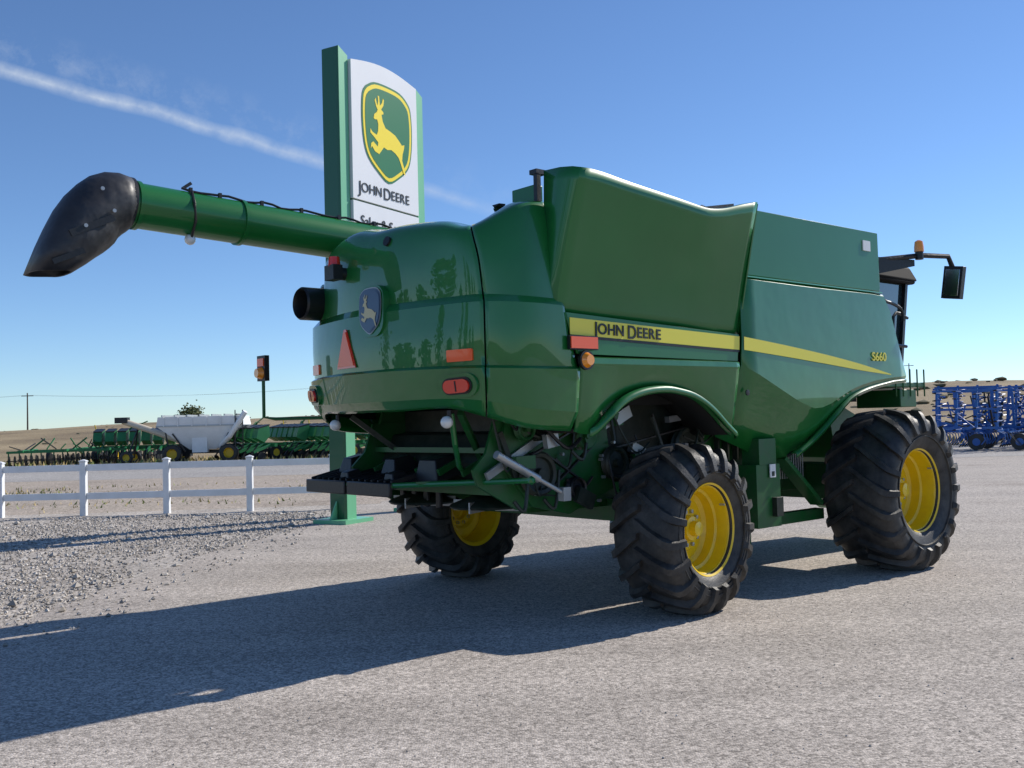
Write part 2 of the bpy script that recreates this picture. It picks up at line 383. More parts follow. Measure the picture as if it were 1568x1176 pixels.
    g=G();g.prism([(-1.45,Y(y0),2.497),(.915,Y(y0),2.427),(.913,Y(y0),2.405),(-1.45,Y(y0),2.475)],(0,Y(.002),0))
    g.out('pinstripe_'+nm,[BLACK],CB,sm=None)
side(-1);side(1)
BLKTXT=mat('black_decal',(.01,.012,.01),.4)
smallcaps('side_lettering',['JOHN','DEERE'],.135,BLKTXT,CB,frameM((-1.16,-1.6665,2.518),(1,0,-.030),(0,-1,0)),off=.0025)
text_mesh('model_number','S660',.14,YSTR,CB,frameM((3.42,-1.69,2.37),(1,0,0),(0,-1,0)),xs=1.2,off=.002)
g=G();g.box((-1.32,-1.70,2.43),(.32,.012,.10),0);g.tube([(-1.30,-1.68,2.28),(-1.30,-1.71,2.28)],.085,24,1);g.tube([(-1.30,-1.70,2.28),(-1.30,-1.75,2.28)],[.072,.045],24,2)
g.box((-1.32,-1.68,2.43),(.34,.03,.12),1)
g.out('side_marker_lamp',[ORANGE,BLACK,AMBER],CB)
g=G();g.box((3.45,-1.655,3.72),(.16,.015,.12));g.out('data_plate',[WHITE],CB,sm=None)
g=G();g.rev([(0,0),(0,.03),(-.012,.03),(-.014,0)],20,ax='Y',c=(1.02,-1.66,2.0));g.out('panel_latch',[BLACK],CB)

g=G()
g.box((-1.40,0,3.2),(.08,2.9,.86));g.box((.95,0,3.2),(.08,3.0,.9));g.box((-.25,0,2.9),(2.5,2.9,.05))
g.box((2.35,0,3.55),(2.78,3.16,.62))
g.out('tank_inner',[GREEN_D],CB,sm=None)
g=G();g.box((-1.50,-1.22,3.70),(.10,.30,.26));g.out('tank_corner_bracket',[GREEN_F],CB,bev=.01)
g=G()
g.beam((-1.58,-1.44,3.66),(-1.58,-1.44,3.93),.045);g.box((-1.55,-1.42,3.92),(.12,.09,.04))
for k in range(7):g.ico((-1.64+k*.05,-1.0+.05*k,3.69),.05,0,1,(1,1.6,.5),.3)
for k in range(9):g.ico((.25+k*.07,-1.66,3.755+.014*(k%3)),.055,0,1,(1.4,1,.8),.3)
g.beam((.2,-1.7,3.75),(.8,-1.7,3.86),.08,.04)
g.out('tank_seals',[BLACK],CB)
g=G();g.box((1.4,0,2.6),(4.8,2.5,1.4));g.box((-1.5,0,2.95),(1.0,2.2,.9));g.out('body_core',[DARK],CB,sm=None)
# ---- unloading auger
g=G()
A0=Vector((-1.0,1.62,3.76));A1=Vector((-4.0,1.62,3.90))
g.tube([A0+Vector((2.0,0,-.09)),A0,A1],.215,40)
for t in(.62,.97):
    c=A0.lerp(A1,t);d=(A1-A0).normalized();g.tube([c-d*.02,c+d*.02],.232,40)
g.out('unloading_auger_tube',[GREEN_F],CB)
g=G();hp=[]
for k in range(26):
    t=k/25;c=A0.lerp(A1,t*.80+.03);hp.append(c+Vector((0,-.09,.205+.012*math.sin(k*1.3)+.012*abs(math.sin(k*.9)))))
g.tube(hp,.012,6)
for t in(.1,.25,.4,.55,.7,.8):g.box(A0.lerp(A1,t)+Vector((0,-.09,.215)),(.03,.03,.05))
c=A0.lerp(A1,.80);g.tube([c+Vector((0,-.12,.2)),c+Vector((-.02,-.22,.07)),c+Vector((0,-.2,-.1)),c+Vector((0,-.1,-.24))],.014,6)
g.ico(c+Vector((.0,-.06,-.26)),.055,1,2)
g.beam(c+Vector((-.05,-.03,.24)),c+Vector((.03,-.03,.30)),.03)
g.out('auger_hose_and_lamp',[BLACK,WHITEL],CB)
pairs=[((-3.95,4.14),(-3.98,3.66),.24),((-4.08,4.17),(-4.01,3.63),.255),((-4.20,4.16),(-4.05,3.60),.26),((-4.32,4.11),(-4.09,3.56),.265),((-4.43,4.02),(-4.12,3.51),.268),((-4.53,3.91),(-4.17,3.46),.27),((-4.62,3.77),(-4.23,3.41),.27),((-4.70,3.60),(-4.30,3.36),.265),((-4.77,3.43),(-4.39,3.29),.255),((-4.86,3.18),(-4.52,3.20),.235)]
seg=40;v=[];f=[]
for i,(a,b,ry) in enumerate(pairs):
    a=Vector((a[0],0,a[1]));b=Vector((b[0],0,b[1]));c=(a+b)/2;h=(a-b)/2
    for q in range(seg):
        t=q*2*math.pi/seg;cx=math.cos(t);sx=math.sin(t)
        e=1-.4*max(0,(i-3)/6)
        sy=math.copysign(abs(cx)**e,cx);sz=math.copysign(abs(sx)**e,sx)
        fold=1+.04*math.sin(6*t+i*2.1)*(1 if i>1 else .2)
        v.append(c+h*sz+Vector((0,1.62+ry*sy*fold,0)))
n=len(pairs)
for i in range(n-1):
    for k in range(seg):f.append((i*seg+k,i*seg+(k+1)%seg,(i+1)*seg+(k+1)%seg,(i+1)*seg+k))
mk('auger_boot',v,f,BOOT,CB,60,solid=.012)
g=G();g.tube([(-3.96,1.62,3.90),(-4.0,1.62,3.903)],.25,36)
g.beam((-4.20,1.34,3.70),(-4.58,1.345,3.52),.02,.06);g.beam((-4.46,1.345,3.38),(-4.72,1.365,3.26),.012,.05)
for p in((-4.3,1.345,3.95),(-4.45,1.34,3.60),(-4.2,1.34,3.76)):g.tube([p,(p[0],p[1]-.015,p[2])],.018,8,1)
g.out('auger_boot_straps',[BLACK,GALV],CB)
g=G()
g.tube([(-2.15,1.2,1.86),(-2.5,1.6,1.86),(-2.6,1.66,1.88),(-2.6,1.66,2.28)],.018,8,0)
g.box((-2.6,1.66,2.38),(.05,.17,.26),1);g.box((-2.63,1.66,2.44),(.012,.13,.08),3)
g.tube([(-2.62,1.66,2.33),(-2.68,1.66,2.33)],[.065,.045],20,2)
g.out('extremity_lamp',[GREEN_D,BLACK,AMBER,ORANGE],CB)
# ---- under-body
g=G()
g.box((.0,0,.87),(.26,2.7,.22),1);g.box((0,0,1.08),(.4,.8,.3),1)
g.box((3.63,0,.95),(.45,2.7,.42),1)
for s in(-1,1):
    g.beam((-1.2,s*.72,1.05),(3.9,s*.72,.98),.10,.26,1)
    g.beam((-.0,s*1.25,.75),(.0,s*1.25,1.15),.18,.22,1)
    g.beam((.15,s*.5,.95),(.75,s*1.05,1.25),.08,.08,0)
    g.prism([(-1.75,s*1.02,1.45),(-1.6,s*1.02,1.9),(-.4,s*1.02,1.95),(-.3,s*1.02,1.1),(-.9,s*1.02,.90),(-1.35,s*1.02,1.0)],(0,s*-.04,0),1)
g.box((1.2,0,1.55),(3.6,1.9,.9),0)
g.box((-.75,0,1.50),(1.2,1.9,.8),0)
g.prism([(.9,-1.10,1.2),(2.6,-1.10,1.2),(3.1,-1.10,1.9),(.7,-1.10,1.95)],(0,.05,0),1)
for k in range(9):g.box((1.15+k*.16,-1.16,1.55),(.03,.06,.5),0)
g.box((1.55,-1.38,.92),(.42,.26,.66),1);g.box((1.55,-1.40,1.38),(.30,.22,.28),1);g.box((1.66,-1.54,.8),(.12,.06,.2),0)
g.box((1.60,-1.53,1.18),(.10,.012,.14),2);g.box((1.60,-1.537,1.15),(.05,.004,.05),0)
g.beam((2.0,-1.35,1.30),(2.7,-1.35,.75),.16,.05,1);g.beam((1.9,-1.25,.62),(2.9,-1.25,.62),.12,.12,1)
g.beam((1.1,-1.2,.55),(1.6,-1.2,.55),.06,.5,1)
for k in range(14):g.beam((2.05+k*.045,-1.22,1.05),(2.05+k*.045,-1.22,1.75),.012,.012,3)
g.out('chassis',[MACH,GREEN_D,WHITE,GALV],CB,sm=None,bev=.008)
g=G()
def pul(x,z,r,y=-1.10,mi=0):g.rev([(y+.05,0),(y+.05,r*.9),(y+.03,r),(y,r*.8),(y-.03,r),(y-.05,r*.9),(y-.04,r*.75),(y-.01,r*.7),(y-.01,r*.25),(y-.06,r*.22),(y-.06,0)],28,mi,c=(x,0,z))
pul(-1.35,1.30,.20);pul(-.75,1.62,.13,mi=2);pul(-.35,1.35,.16);pul(-1.5,1.70,.10,mi=2);pul(.75,1.45,.24);pul(1.25,1.75,.12);pul(-.9,1.15,.1,-1.12,1);pul(-1.05,1.72,.07,-1.12,4)
def belt(x1,z1,r1,x2,z2,r2,y=-1.12):
    a=math.atan2(z2-z1,x2-x1)+math.pi/2
    for s in(-1,1):g.beam((x1+s*r1*math.cos(a),y,z1+s*r1*math.sin(a)),(x2+s*r2*math.cos(a),y,z2+s*r2*math.sin(a)),.04,.015,1)
belt(-1.35,1.30,.19,-.75,1.62,.12);belt(-.35,1.35,.15,.75,1.45,.22);belt(-1.35,1.3,.19,-.9,1.15,.09)
for k in range(26):
    x=random.uniform(-1.7,1.0);z=random.uniform(1.2,1.85);x2=x+random.uniform(-.6,.6);z2=random.uniform(1.0,1.85);y=-random.uniform(1.05,1.3)
    g.tube(spline([(x,y,z),((x+x2)/2,y-.04,min(z,z2)-.08),(x2,y,z2)],5),random.choice([.01,.014,.018]),6,random.choice([0,0,1]))
for k in range(30):
    g.box((random.uniform(-1.7,1.0),-random.uniform(1.04,1.2),random.uniform(1.05,1.85)),(random.uniform(.05,.28),.06,random.uniform(.03,.16)),random.choice([0,2,2,3]),Matrix.Rotation(random.uniform(-.5,.5),3,'Y'))
for k in range(20):
    q=(random.uniform(-1.5,.9),0,random.uniform(1.0,1.6));g.rev([(-1.05,.016),(-1.09,.016),(-1.09,0)],6,3,c=q)
g.out('drives_and_hoses',[MACH,BLACK,GREEN_D,GALV,YEL],CB,sm=35)
g=G()
g.tube([(-2.02,-1.32,1.50),(-1.55,-1.32,1.27)],.036,14,0);g.tube([(-1.60,-1.32,1.295),(-1.20,-1.32,1.10)],.02,10,0);g.box((-1.24,-1.32,1.12),(.09,.07,.12),0)
g.out('lift_cylinder',[GALV],CB)
# ---- straw chopper, spreader discs and tailboard
g=G()
g.prism([(-1.0,-.95,1.75),(-1.50,-.95,1.66),(-1.65,-.95,1.40),(-1.50,-.95,1.14),(-1.0,-.95,1.05)],(0,1.9,0),0)
for s in(-.98,.98):
    g.prism([(-1.2,s,1.8),(-1.75,s,1.78),(-1.85,s,1.5),(-2.0,s,1.36),(-1.95,s,1.22),(-1.5,s,.98),(-1.1,s,1.0)],(0,.03 if s<0 else -.03,0),1)
g.tube([(-2.2,0.0,1.21),(-1.72,-1.42,1.27)],.026,10,2);g.ico((-1.72,-1.42,1.27),.04,2,1)
g.tube([(-2.2,1.45,1.19),(-2.2,-.05,1.21)],.022,8,1)
g.beam((-2.1,-.3,1.24),(-1.6,-.9,1.26),.12,.02,1)
g.tube([(-2.28,-1.06,1.85),(-2.22,-1.02,1.6),(-2.05,-.85,1.40),(-1.9,-.7,1.36)],.024,8,2)
g.tube([(-2.28,-1.02,1.80),(-2.18,-.98,1.6),(-2.0,-.8,1.38)],.016,8,0)
for y in(-.7,-.35,0,.35,.7):g.beam((-1.66,y,1.42),(-1.9,y,1.32),.03,.06,1)
g.beam((-1.70,-.95,1.52),(-1.70,.95,1.52),.05,.05,1);g.beam((-2.1,-.95,1.86),(-1.6,-.6,1.45),.05,.05,1);g.beam((-2.1,.8,1.86),(-1.6,.6,1.45),.05,.05,0)
for y in(-.5,.5):
    g.rev([(.98,0),(.98,.34),(1.0,.36),(1.02,.34),(1.10,.12),(1.10,0)],28,0,ax='Z',c=(-1.45,y,0))
    for k in range(4):
        a=k*math.pi/2+.4;g.beam((-1.45+.08*math.cos(a),y+.08*math.sin(a),1.0),(-1.45+.36*math.cos(a),y+.36*math.sin(a),1.0),.012,.10,3)
g.prism([(-1.72,-.97,1.12),(-1.72,-.97,1.20),(-1.0,-.97,1.32),(-1.0,-.97,1.12)],(0,1.94,0),1)
g.beam((-1.9,-1.04,1.30),(-1.25,-1.04,1.62),.03,.07,3);g.beam((-1.75,-1.05,1.68),(-1.55,-1.05,1.22),.03,.05,0)
g.out('straw_chopper_and_spreader',[MACH,GREEN_D,GREEN,GALV],CB,sm=30)
g=G()
M=Matrix.Rotation(math.radians(-12),3,'Y')
for y in(.32,1.10):
    g.box((-1.87,y,1.255),(.70,.74,.03),0,M)
    for k in range(7):g.box((-1.87,y-.33+k*.11,1.29),(.66,.022,.07),0,M)
    g.box((-2.22,y,1.17),(.04,.74,.13),0)
    g.box((-1.80,y+.1,1.38),(.34,.26,.16),0,M,(.55,.6));g.box((-2.05,y-.2,1.27),(.22,.2,.12),0,M,(.6,.6))
g.box((-1.78,-.18,1.36),(.34,.36,.20),0,M,(.6,.7))
g.box((-1.62,.45,1.16),(.12,1.5,.06),0)
for k in range(4):g.box((-1.60,.05+k*.2,1.04),(.04,.07,.16),0)
g.out('tailboard',[BLACK],CB,bev=.010)
# ---- cab, platform, mirrors, feeder house
g=G()
g.prism([(3.95,-.95,2.0),(5.35,-.95,2.0),(5.65,-.95,3.5),(4.0,-.95,3.55)],(0,1.9,0),0)
for x0,x1 in((3.95,4.0),(5.35,5.65),(4.6,4.75)):
    for s in(-.97,.97):g.beam((x0,s,2.0),(x1,s,3.55),.06,.06,1)
g.out('cab',[GLASS,BLACK],CB,sm=None)
g=G();g.box((4.85,0,3.64),(1.95,2.15,.20),0,None,(.94,.92));g.box((4.85,0,3.53),(1.9,2.1,.06),0)
g.out('cab_roof',[mat('roof_black',(.006,.006,.006),.8,spec=.2)],CB,bev=.04)
g=G()
g.prism([(3.85,-1.2,3.72),(4.9,-1.5,3.70),(4.9,-1.5,3.62),(4.3,-1.33,3.50),(3.9,-1.2,3.40)],(0,.12,0),0)
g.tube([(4.35,-1.30,3.68),(5.0,-1.55,3.76),(5.4,-1.70,3.76),(5.46,-1.73,3.6)],.034,8,0)
g.tube([(4.93,-1.55,3.70),(4.93,-1.55,3.80)],.05,16,0);g.tube([(4.93,-1.55,3.80),(4.93,-1.55,3.86),(4.93,-1.55,3.93),(4.93,-1.55,3.95)],[.062,.06,.05,.02],18,1)
g.out('mirror_arm_and_beacon',[BLACK,AMBER],CB)
g=G();g.box((5.46,-1.73,3.42),(.10,.25,.42),0,Matrix.Rotation(.15,3,'X'));g.box((5.405,-1.73,3.42),(.01,.19,.34),1,Matrix.Rotation(.15,3,'X'));g.out('mirror',[BLACK,STEEL],CB,bev=.03)
g=G()
for pts in([(4.0,-1.5,2.15),(4.05,-1.5,3.05),(4.15,-1.5,3.12),(4.5,-1.5,3.05),(4.55,-1.5,2.9)],[(4.4,-1.45,2.2),(4.4,-1.45,2.95),(4.75,-1.45,2.95)],[(4.0,-1.5,2.6),(4.6,-1.5,2.58)]):g.tube(spline(pts,4),.02,8)
g.out('hand_rails',[BLACK],CB)
g=G();g.box((4.5,0,2.1),(1.1,3.0,.06),0);g.box((4.6,-1.2,1.93),(.4,.6,.22),0);g.prism([(4.0,-.7,2.0),(4.2,-.7,1.2),(6.0,-.7,.35),(6.2,-.7,1.2)],(0,1.4,0),0)
for k in range(5):g.beam((4.3+.18*k,-1.5,1.95),(4.3+.18*k,-1.5,2.3),.02,.02,0)
g.out('platform_and_feeder_house',[GREEN_D],CB,bev=.01)

# ================================================================= SIGN
SG=empty('dealership_sign',(-2.92*K,18.5*K,0),math.atan2(.869,.495));SG.scale=(K,K,K)
SGREEN=mat('sign_green',(.012,.10,.04),.4,coat=.3);SLG=mat('sign_pale_green',(.15,.48,.26),.4,coat=.3)
SWH=mat('sign_white',(.82,.83,.84),.3,col2=(.79,.80,.81),nscale=1)
g=G()
for x0,x1,zt in((-.33,-.02,8.76),(2.12,2.40,8.62)):
    g.prism([(x0,.0,0),(x0+.05,-.02,0),(x0+.05,-.02,zt),(x0,.0,zt-.03)],(0,.32,0),0)
    g.prism([(x0+.05,-.03,0),(x1,-.03,0),(x1,-.03,zt-.12),(x0+.05,-.03,zt)],(0,.35,0),1)
    g.box(((x0+x1)/2,.15,.04),(.80,.75,.08),1)
    for sx in(-1,1):g.prism([((x0+x1)/2+sx*.17,.15,.08),((x0+x1)/2+sx*.36,.15,.08),((x0+x1)/2+sx*.17,.15,.4)],(0,.03,0),1)
g.out('posts',[SGREEN,SLG],SG,sm=None)
g=G()
tp=[(x,0,8.58+.15*math.sin(math.pi*(x)/2.1)*.9) for x in [2.1*k/14 for k in range(15)]]
g.prism([(0,-.09,5.98)]+[(p[0],-.09,p[2]) for p in tp]+[(2.1,-.09,5.98)],(0,.18,0),0)
g.prism([(0,-.09,4.35),(2.1,-.09,4.35),(2.1,-.09,5.94),(0,-.09,5.94)],(0,.18,0),0)
g.box((1.05,.02,5.96),(2.08,.12,.1),1)
g.out('panel',[SWH,SGREEN],SG,sm=None)
g=G();M=frameM((1.10,-.094,7.40),(1,0,0),(0,-1,0));shield(g,M,1.66,1.92,(0,1,0,1),.004)
SDG=mat('sign_logo_green',(.010,.17,.05),.35);SYL=mat('sign_logo_yellow',(.95,.74,.015),.35);g.out('logo',[SDG,SYL],SG,sm=None)
smallcaps('sign_lettering',['JOHN','DEERE'],.262,BLKTXT,SG,frameM((.16,-.1,6.14),(1,0,0),(0,-1,0)),gap=.15)
text_mesh('dealer_lettering','Sales & Service',.28,BLKTXT,SG,frameM((.20,-.1,5.50),(1,0,0),(0,-1,0)))

# ================================================================= FENCE
FN=empty('vinyl_fence',(0,22.0,0));FN.scale=(K,K,K)
VIN=mat('white_vinyl',(.82,.83,.84),.35,nscale=3,col2=(.74,.75,.75))
g=G()
xs=[-3.85-1.765*k for k in range(0,14)]
for x in xs:
    g.box((x,0,.57),(.125,.125,1.14));g.box((x,0,1.155),(.15,.15,.025));g.add([(x-.07,-.07,1.168),(x+.07,-.07,1.168),(x+.07,.07,1.168),(x-.07,.07,1.168),(x,0,1.20)],[(0,1,4),(1,2,4),(2,3,4),(3,0,4)])
for i,(a,b) in enumerate(zip(xs,xs[1:])):
    for z in(1.02,.42):
        d=random.uniform(-.006,.006);g.box(((a+b)/2,0,z+d),(abs(a-b)-.127,.045,.14))
g.out('fence_posts_and_rails',[VIN],FN,sm=None,bev=.006)

# ================================================================= GROUND
def gm(name,stops,scale,bump,fine=None,lo=.55,hi=1.5,patch=0):
    m=bpy.data.materials.new(name);m.use_nodes=True;nt=m.node_tree;b=nt.nodes['Principled BSDF'];b.inputs['Roughness'].default_value=.9;b.inputs['Specular IOR Level'].default_value=.2
    tc=nt.nodes.new('ShaderNodeTexCoord')
    def nz(s,d=4,vec=None):
        n=nt.nodes.new('ShaderNodeTexNoise');n.inputs['Scale'].default_value=s;n.inputs['Detail'].default_value=d;nt.links.new(vec or tc.outputs['Object'],n.inputs['Vector']);return n
    def scl(last,fac):
        vm=nt.nodes.new('ShaderNodeVectorMath');vm.operation='SCALE';nt.links.new(last,vm.inputs[0]);nt.links.new(fac,vm.inputs['Scale']);return vm.outputs[0]
    def mapr(src,a,b_,c,d):
        mr=nt.nodes.new('ShaderNodeMapRange');nt.links.new(src,mr.inputs[0])
        for i,q in enumerate((a,b_,c,d)):mr.inputs[i+1].default_value=q
        return mr.outputs[0]
    n1=nz(scale,5);rp=nt.nodes.new('ShaderNodeValToRGB');cr_=rp.color_ramp
    cr_.elements[0].position=.3;cr_.elements[0].color=(*stops[0],1);cr_.elements[1].position=.7;cr_.elements[1].color=(*stops[-1],1)
    for i,s in enumerate(stops[1:-1]):
        e=cr_.elements.new(.3+.4*(i+1)/(len(stops)-1));e.color=(*s,1)
    nt.links.new(n1.outputs['Fac'],rp.inputs['Fac']);last=rp.outputs['Color']
    if patch:
        mp=nt.nodes.new('ShaderNodeMapping');mp.inputs['Rotation'].default_value=(0,0,math.radians(-50));mp.inputs['Scale'].default_value=(.22,1.7,1);nt.links.new(tc.outputs['Object'],mp.inputs['Vector'])
        last=scl(last,mapr(nz(.8,4,mp.outputs[0]).outputs['Fac'],.35,.68,1-patch,1+patch*.8))
    if fine:
        v=nt.nodes.new('ShaderNodeTexVoronoi');v.inputs['Scale'].default_value=fine;nt.links.new(tc.outputs['Object'],v.inputs['Vector'])
        sp=nt.nodes.new('ShaderNodeSeparateColor');nt.links.new(v.outputs['Color'],sp.inputs[0])
        last=scl(last,mapr(sp.outputs[0],0,1,lo,hi))
        last=scl(last,mapr(nz(fine*.22,2).outputs['Fac'],.3,.7,.82,1.18))
        bp=nt.nodes.new('ShaderNodeBump');bp.inputs['Strength'].default_value=bump;bp.inputs['Distance'].default_value=.006
        ds=nt.nodes.new('ShaderNodeMath');ds.operation='SUBTRACT';ds.inputs[0].default_value=1;nt.links.new(v.outputs['Distance'],ds.inputs[1])
        nt.links.new(ds.outputs[0],bp.inputs['Height']);nt.links.new(bp.outputs['Normal'],b.inputs['Normal'])
    nt.links.new(last,b.inputs['Base Color']);return m
ASP=gm('asphalt_chipseal',[(.365,.322,.28),(.44,.392,.345),(.40,.357,.318)],.35,.6,72,.5,1.5,patch=.10)
ROADM=gm('road_asphalt',[(.33,.31,.29),(.39,.37,.345)],.2,.4,40)
DIRT=gm('dirt_and_dry_grass',[(.20,.152,.095),(.29,.225,.135),(.36,.28,.17)],.09,.6,30)
BARE=gm('bare_dirt',[(.32,.27,.22),(.40,.34,.28),(.37,.315,.25)],.3,.8,30)
GRAV=gm('gravel_bed',[(.33,.295,.26),(.42,.38,.335),(.47,.425,.375)],.8,1,38)
def hgt(x,y):
    d=math.hypot(x,y)
    if y<0:return 0
    az=math.atan2(x,y)
    t=min(1,max(0,(d-72)/90));t=t*t*(3-2*t)
    A=2.1+1.3*min(1,max(0,(az+.47)/.27))+2.3*min(1,max(0,(az-.05)/.35))
    if d>200:A+=(d-200)*.0015
    return t*(A+.7*noise.noise(Vector((x*.014,y*.014,3)))+.35*noise.noise(Vector((x*.05,y*.05,1))))
rad=[0]+[2*1.13**k for k in range(56)]
v=[(0,0,0)];f=[];NA=180
for r in rad[1:]:
    for k in range(NA):
        a=k*2*math.pi/NA;x=r*math.sin(a);y=r*math.cos(a);v.append((x,y,hgt(x,y)))
for k in range(NA):f.append((0,1+k,1+(k+1)%NA))
for i in range(len(rad)-2):
    for k in range(NA):f.append((1+i*NA+k,1+(i+1)*NA+k,1+(i+1)*NA+(k+1)%NA,1+i*NA+(k+1)%NA))
mk('ground',v,f,DIRT,None,60)
def sheet(name,pts,z,m):
    g=G();g.poly([(x,y,z) for x,y in pts]);return g.out(name,[m],None,sm=None)
edge=[(-60,-40),(-12,2),(-8,6),(-6,8),(-4.95,9.2),(-4.8,10.7),(-4.7,12.6),(-4.4,15.2),(-3.9,17.3),(-3.8,19.4),(-3.4,22.3),(-2.5,26),(-2,33)]
e2=[]
for a,b in zip(edge[1:],edge[2:]):
    for k in range(12):
        t=k/12;x=a[0]+(b[0]-a[0])*t;y=a[1]+(b[1]-a[1])*t;e2.append((x+.3*noise.noise(Vector((x*1.5,y*1.5,0))),y+.15*noise.noise(Vector((x*2,y*2,5)))))
sheet('dirt_strip',[(-90,19),(-1,19),(-1,38),(-90,38)],.003,BARE)
sheet('gravel_verge',[(-60,-40),(-12,1),(-3.5,7),(-2.5,20),(-2.5,23.2),(-10,22.6),(-60,23)],.006,GRAV)
sheet('parking_lot',[edge[0]]+e2+[(-2,37.8),(60,37.8),(60,-40)],.010,ASP)
sheet('road',[(-160,38),(160,38),(160,51.5),(-160,51.5)],.006,ROADM)
g=G();g.box((0,51.9,.01),(320,.16,.006));g.out('road_edge_line',[WHITE],None,sm=None)
g=G()
oc=[(1,0,0),(-1,0,0),(0,1,0),(0,-1,0),(0,0,1),(0,0,-1)];of=[(0,2,4),(2,1,4),(1,3,4),(3,0,4),(2,0,5),(1,2,5),(3,1,5),(0,3,5)]
cnt=0
while cnt<16500:
    if cnt<14800:
        y=6.5+15*random.random()**1.25;x=random.uniform(-15,-3.4)
        if x/y<-.62: continue
        ex=-4.8 if y<12.8 else -4.8+(y-12.8)*.18
        if y<9:ex=-4.9-(9-y)*1.2
        d=ex-x
        if d<-.9 or (d<0 and random.random()>.15) or random.random()<max(0,(noise.noise(Vector((x*.5,y*.5,9)))*1.2)):continue
        s=random.choice([.008,.012,.012,.018,.018,.026])*(2.2 if random.random()<.015 else 1)
    else:
        y=random.uniform(3.2,16);x=random.uniform(-.55,.55)*y;s=random.choice([.004,.005,.007])
    a=random.random()*3;ca,sa=math.cos(a),math.sin(a);sx,sy,sz=[s*random.uniform(.7,1.4) for _ in range(3)]
    vs=[]
    for q in oc:
        j=random.uniform(.8,1.2);X=q[0]*sx*j;Y=q[1]*sy*j;vs.append((x+X*ca-Y*sa,y+X*sa+Y*ca,.010+sz*.3+q[2]*sz*.7))
    g.add(vs,of,random.choice([0,0,1,2]));cnt+=1
me=bpy.data.meshes.new('gravel');me.from_pydata([tuple(q) for q in g.v],[],g.f)
for q in(mat('stone_a',(.43,.39,.345),.9),mat('stone_b',(.29,.26,.225),.9),mat('stone_c',(.62,.57,.51),.9)):me.materials.append(q)
for p,i in zip(me.polygons,g.m):p.material_index=i
link(bpy.data.objects.new('gravel',me))
g=G()
GA=mat('grass_dry',(.46,.36,.16),.8);GB=mat('grass_green',(.20,.24,.07),.8)
for k in range(12000):
    if k<6500:
        x=random.uniform(-34,-5);y=random.gauss(28.5,2.2);h=random.uniform(.04,.12)
        if noise.noise(Vector((x*.25,y*.5,0)))+(.25 if x<-14 else -.15)<.05: continue
    else:x=random.uniform(-60,60);y=random.uniform(52.2,62);h=random.uniform(.1,.35)
    a=random.random()*6.28;w=h*.3;dx,dy=math.cos(a)*w,math.sin(a)*w;l=random.uniform(-.5,.5)*h
    g.add([(x-dx,y-dy,0),(x+dx,y+dy,0),(x+l,y+l,h)],[(0,1,2)],0 if random.random()<.6 else 1)
me=bpy.data.meshes.new('grass');me.from_pydata([tuple(q) for q in g.v],[],g.f);me.materials.append(GA);me.materials.append(GB)
for p,i in zip(me.polygons,g.m):p.material_index=i
link(bpy.data.objects.new('grass',me))

# ================================================================= BACKGROUND MACHINES
MG=mat('machine_green',(.012,.15,.045),.45,noise_amt=.3,nscale=2);MB=mat('machine_blue',(.014,.10,.38),.4,col2=(.03,.13,.36),nscale=1);MBE=mat('machine_beige',(.66,.58,.45),.5);MY=mat('machine_yellow',(.7,.45,.02),.5)
def whl(g,x,y,r,w,mi=0,mr=1):
    g.rev([(y-w/2,r*.55),(y-w/2,r*.9),(y-w/2+.03,r),(y+w/2-.03,r),(y+w/2,r*.9),(y+w/2,r*.55)],20,mi,c=(x,0,r));g.rev([(y-w*.4,r*.56),(y-w*.1,r*.4),(y-w*.1,0)],20,mr,c=(x,0,r))
def planter(x,y,rz,n=8,wid=6.0):
    e=empty('seed_planter',(x,y,0),rz);g=G()
    g.beam((-wid/2,0,.85),(wid/2,0,.85),.18,.18,0);g.beam((-wid/2,.6,.9),(wid/2,.6,.9),.14,.14,0)
    for k in range(n):
        X=-wid/2+wid*(k+.5)/n;w=wid/n*.72
        g.prism([(X-w/2,-1.15,1.25),(X-w/2,-1.0,1.75),(X-w/2,-.35,1.9),(X-w/2,-.3,1.35),(X-w/2,-.65,1.0)],(w,0,0),0)
        g.box((X,-.66,1.87),(w*1.02,.72,.06),1,Matrix.Rotation(.22,3,'X'))
        g.beam((X,-.1,.85),(X,-1.2,.5),.10,.14,0);g.beam((X,-.9,.9),(X,-1.45,.25),.06,.06,1)
        for s in(-.09,.09):g.rev([(0,0),(0,.24),(.03,.24),(.03,0)],14,1,ax='X',c=(X+s,-.75,.26))
        g.rev([(0,0),(0,.16),(.05,.16),(.05,0)],12,1,ax='X',c=(X,-1.35,.17))
    for X in(-wid*.3,wid*.3):
        g.rev([(-.12,0),(-.12,.42),(.12,.42),(.12,0)],20,1,ax='X',c=(X,.5,.43));g.rev([(-.13,0),(-.13,.2),(.13,.2),(.13,0)],16,2,ax='X',c=(X,.5,.43))
    g.beam((0,.2,.85),(0,3.4,.55),.16,.16,0);g.beam((-wid*.35,.2,.9),(0,3.0,.6),.08,.08,0);g.beam((wid*.35,.2,.9),(0,3.0,.6),.08,.08,0)
    g.beam((-wid/2+.2,.0,.9),(-wid/2-.1,.0,2.2),.05,.05,2);g.beam((-wid*.2,0,.9),(-wid*.2,.1,2.0),.05,.05,1)
    g.beam((-wid*.45,.3,1.0),(-wid*.05,.3,2.1),.12,.12,0);g.beam((-wid*.45,.3,1.35),(wid*.1,.3,2.35),.06,.06,0)
    g.out('frame_hoppers_and_row_units',[MG,BLACK,MY],e,sm=30)
planter(-21.6,58,.12,7,4.6);planter(-14.4,56.0,-.75,6,4.2);planter(-12.2,57.5,-.9,6,4.0);planter(-10.1,56,-.8,6,4.4);planter(-7.3,57.5,-.5,6,4.4)
